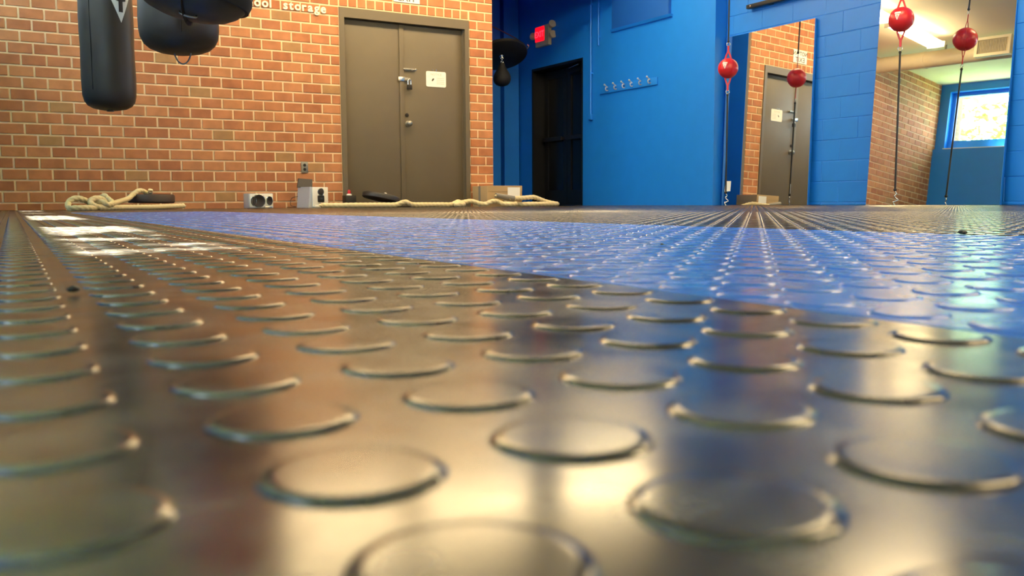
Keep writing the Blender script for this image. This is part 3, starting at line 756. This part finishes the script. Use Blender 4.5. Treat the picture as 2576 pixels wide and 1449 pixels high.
# ---- power outlet on the bricks
po = thing('power_outlet', 'steel duplex power outlet set in the brick wall', 'outlet', (2.677, DB-.002, .422))
link('cover_plate', box('cover_plate', -.036, .036, -.006, 0, -.058, .058, .003), 'steel', po)
for z in (.022, -.022):
    s = link('socket', lathe('socket', [(0, 0), (.016, 0), (.016, .003), (0, .004)], 16), 'darksteel', po, (0, -.006, z), (math.pi/2, 0, 0))

# ---- stereo pieces on the floor
s1 = thing('speaker', 'low silver speaker with two dark drivers, standing by the bricks', 'speaker', (2.135, 8.86, 0), (0, 0, .05))
link('speaker_body', box('speaker_body', -.122, .122, -.09, .09, 0.004, .148, .008), 'silver', s1)
link('face_panel', box('face_panel', -.112, .118, -.098, -.088, .012, .144, .006), 'white', s1)
for x, z, r, sx_, nm in ((-.025, .076, .062, 1, 'woofer'), (.082, .078, .043, .68, 'tweeter'), (-.075, .074, .044, .6, 'tweeter')):
    w = link(nm, lathe(nm, [(0, .004), (r*.45, .002), (r*.8, .012), (r*.9, .014), (r, .008), (r, 0), (0, 0)], 28), 'grille', s1, (x, -.098, z), (math.pi/2, 0, 0)); w.scale = (sx_, 1, 1)
    rr = link('driver_rim', ring_mesh('driver_rim', r*1.02, .005, 28, 8), 'chrome', s1, (x, -.100, z)); rr.scale = (sx_, 1, 1)
for x in (-.10, -.03, .06): link('foot', lathe('foot', [(0, 0), (.011, 0), (.011, .006), (0, .006)], 10), 'black', s1, (x, 0, 0))
link('foot_trim', box('foot_trim', .035, .105, -.104, -.097, .008, .022, .003), 'chrome', s1)
s2 = thing('cd_stereo', 'silver table stereo with its disc lid raised, below the outlet', 'stereo', (2.690, 8.86, 0), (0, 0, .30))
link('stereo_body', prism('stereo_body', [(-.112, .004), (.112, .004), (.112, .20), (-.092, .215)], -.085, .13), 'silver', s2)
link('face_panel', box('face_panel', -.07, .116, -.098, -.084, .012, .212, .005), 'white', s2)
link('display', box('display', -.012, .062, -.102, -.097, .058, .128, .01), 'darksteel', s2)
d = link('dial', lathe('dial', [(0, 0), (.033, 0), (.035, .006), (.026, .014), (0, .016)], 28), 'grille', s2, (.026, -.098, .165), (math.pi/2, 0, 0))
link('dial_ring', ring_mesh('dial_ring', .036, .004, 28, 8), 'chrome', s2, (.026, -.099, .165))
for x in (.02, .045): link('button', lathe('button', [(0, 0), (.008, 0), (.007, .006), (0, .007)], 12), 'chrome', s2, (x, -.1, .137), (math.pi/2, 0, 0))
link('base_trim', box('base_trim', -.055, .116, -.112, -.096, .006, .030, .004), 'white', s2)
link('disc_lid', prism('disc_lid', [(-.105, 0), (.075, 0), (.105, .092), (-.060, .100)], -.012, 0), 'darksteel', s2, (-.03, .085, .208), (-.45, 0, 0))
link('power_cord', tube('power_cord', spline([(-.1, .12, .12), (-.15, .16, .10), (-.17, .15, .03), (-.12, .13, .012), (-.2, .18, .008)], 6), .003, 6), 'black', s2)

# ---- small dark box with a red bottle at the door's foot
tag(link('black_block', box('black_block', -.058, .058, -.05, .05, 0, .128, .004), 'black', None, (3.100, 8.93, 0)), 'small black box at the foot of the storage door frame', 'box')
rb = thing('red_bottle', 'tiny red bottle with a white base on the small black box', 'bottle', (3.098, 8.93, .128))
link('bottle_base', lathe('bottle_base', [(0, 0), (.027, 0), (.027, .012), (.018, .018), (0, .018)], 16), 'white', rb)
link('bottle_cap', lathe('bottle_cap', [(.017, .017), (.018, .035), (.013, .052), (.008, .060), (0, .062)], 16), 'redcap', rb)

# ---- bumper plates
def plate(name_mat, loc, rot, R, h, label):
    t = thing('bumper_plate', label, 'weight plate', loc, rot, 'rubber weight plates')
    c = .012
    link('plate_body', lathe('plate_body', [(.03, 0), (R-.05, 0), (R-.045, .004), (R-c, 0.002), (R, c), (R, h-c), (R-c, h), (R-.045, h-.002), (R-.05, h-.008), (.06, h-.008), (.055, h), (.03, h), (.03, 0)], 48), name_mat, t)
    link('hub_ring', lathe('hub_ring', [(.025, .002), (.032, .002), (.032, h+.002), (.025, h+.002), (.025, .002)], 20), 'steel', t)
plate('plate', (1.135, 8.78, .058), (0, .012, 0), .205, .082, 'thick brown-black rubber weight plate lying flat beneath the left rope')
plate('plate2', (3.40, 8.80, .075), (.0, .22, .1), .200, .062, 'dark grey rubber weight plate tilted up against the storage door')
tag(link('rope_tip', lathe('rope_tip', [(0, 0), (.012, .003), (.019, .012), (.020, .020), (.016, .030), (.008, .036), (0, .037)], 16), 'white', None, (3.452, 8.80, .120)), 'small white rope end peeking over the tilted weight plate', 'ball')  # rounded white lump standing for a rope end that peeks out

# ---- battle ropes
def rope_thing(label, pts, r=.027, twist=42, cap=None):
    t = thing('battle_rope', label, 'rope', tuple(at(*pts[0])), (0, 0, 0), 'battle ropes')
    o0 = at(*pts[0]); P = [at(*p)-o0 for p in pts]
    for q in P:
        q.z = max(q.z, r+.001-o0.z)
    path = spline(P, 14)
    link('rope_body', tube('rope_body', path, r, 18, lobes=3, twist=twist), 'rope', t)
    for e in (0, -1): link('rope_end', lathe('rope_end', [(0, -.012), (.012, -.010), (r*.98, 0), (.012, .010), (0, .012)], 14), 'rope', t, path[e])
    return t, P, o0
rope_thing('pale rope heaped in loops over the brown weight plate, left by the bricks', [
    (462, 518, 8.30), (430, 519, 8.20), (385, 522, 8.05), (330, 524, 7.90), (290, 525, 7.75), (258, 524, 7.65), (236, 517, 7.60), (227, 508, 7.60),
    (236, 500, 7.64), (250, 499, 7.70), (262, 505, 7.76), (262, 513, 7.78), (248, 516, 7.74), (243, 511, 7.70), (256, 507, 7.66), (272, 515, 7.66), (284, 511, 7.74),
    (272, 500, 7.82), (262, 493, 7.84), (248, 503, 7.86), (232, 512, 7.76), (214, 504, 7.66), (198, 499, 7.62), (182, 501, 7.60), (172, 511, 7.58), (174, 524, 7.52), (192, 527, 7.50), (215, 527, 7.52),
    (240, 527, 7.62), (272, 516, 7.95), (300, 507, 8.25), (322, 500, 8.50), (334, 490, 8.62), (346, 481, 8.68), (358, 480, 8.74), (370, 486, 8.78), (378, 484, 8.74), (378.5, 479, 8.70)], .0225, 50)
tr, P, o0 = rope_thing('long pale battle rope knotted along the foot of the door, grey taped end', [
    (808, 519, 8.66), (840, 519, 8.64), (890, 518, 8.60), (950, 518, 8.58), (992, 518, 8.58), (1008, 511, 8.57), (1020, 508, 8.56), (1034, 514, 8.57), (1046, 519, 8.58), (1072, 518, 8.60),
    (1108, 518, 8.62), (1136, 515, 8.62), (1152, 508, 8.62), (1166, 514, 8.58), (1158, 519, 8.54), (1146, 518, 8.56), (1166, 509, 8.60), (1186, 506, 8.62), (1206, 512, 8.62), (1222, 513, 8.60), (1236, 507, 8.60), (1250, 506, 8.62), (1264, 512, 8.60),
    (1284, 516, 8.57), (1297, 516, 8.60), (1290, 513, 8.64), (1270, 506, 8.65), (1280, 506, 8.66), (1306, 513, 8.66), (1330, 517, 8.62), (1366, 517, 8.62), (1396, 516, 8.64), (1400, 513, 8.70), (1376, 508, 8.70), (1352, 499, 8.68), (1340, 496, 8.66), (1318, 498, 8.64), (1292, 499, 8.62), (1268, 495, 8.62), (1249, 492, 8.62)], .026)
A_, B_ = at(1293, 499, 8.62)-o0, at(1247, 491.6, 8.62)-o0
link('taped_handle', tube('taped_handle', [A_, (A_+B_)/2, B_], .0285, 16), 'tape', tr)

# ---- cardboard box at the brick corner
cb = thing('cardboard_box', 'low cardboard box with a white label at the brick corner', 'box', (4.845, 8.76, 0), (0, 0, 0))
link('carton', box('carton', -.225, .225, -.06, .30, 0, .232, .004), 'card', cb)
link('box_flap', box('box_flap', -.225, .225, -.063, -.0605, .17, .234), 'card', cb)
link('label', box('shipping_label', .035, .195, -.0655, -.0632, .085, .215), 'paper', cb)
link('packing_tape', box('packing_tape', -.2262, -.2252, .10, .15, 0, .232), 'tape', cb)

# ---- crumbs on the floor
for (px, py, s, lb) in ((2421, 592, .006, 'dark crumb on the blue tiles near the leaning mirror'), (186, 742, .004, 'dark crumb on the black tiles at the left'), (1665, 620, .0022, 'tiny dark crumb in the middle of the blue tiles')):
    d = _fw + _rt*((px-1288)/FPX) - _up*((py-724.5)/FPX); p = CAMP+d*(-CAMZ/d.z)
    me = lathe('crumb', [(0, 0), (s*.8, .0005), (s, s*.4), (s*.5, s*.8), (0, s*.9)], 7, False)
    for v in me.vertices: v.co += Vector((random.uniform(-.2, .2), random.uniform(-.2, .2), random.uniform(0, .15)))*s
    tag(link('crumb', me, 'black', None, (p.x, p.y, .0012)), lb, 'debris')
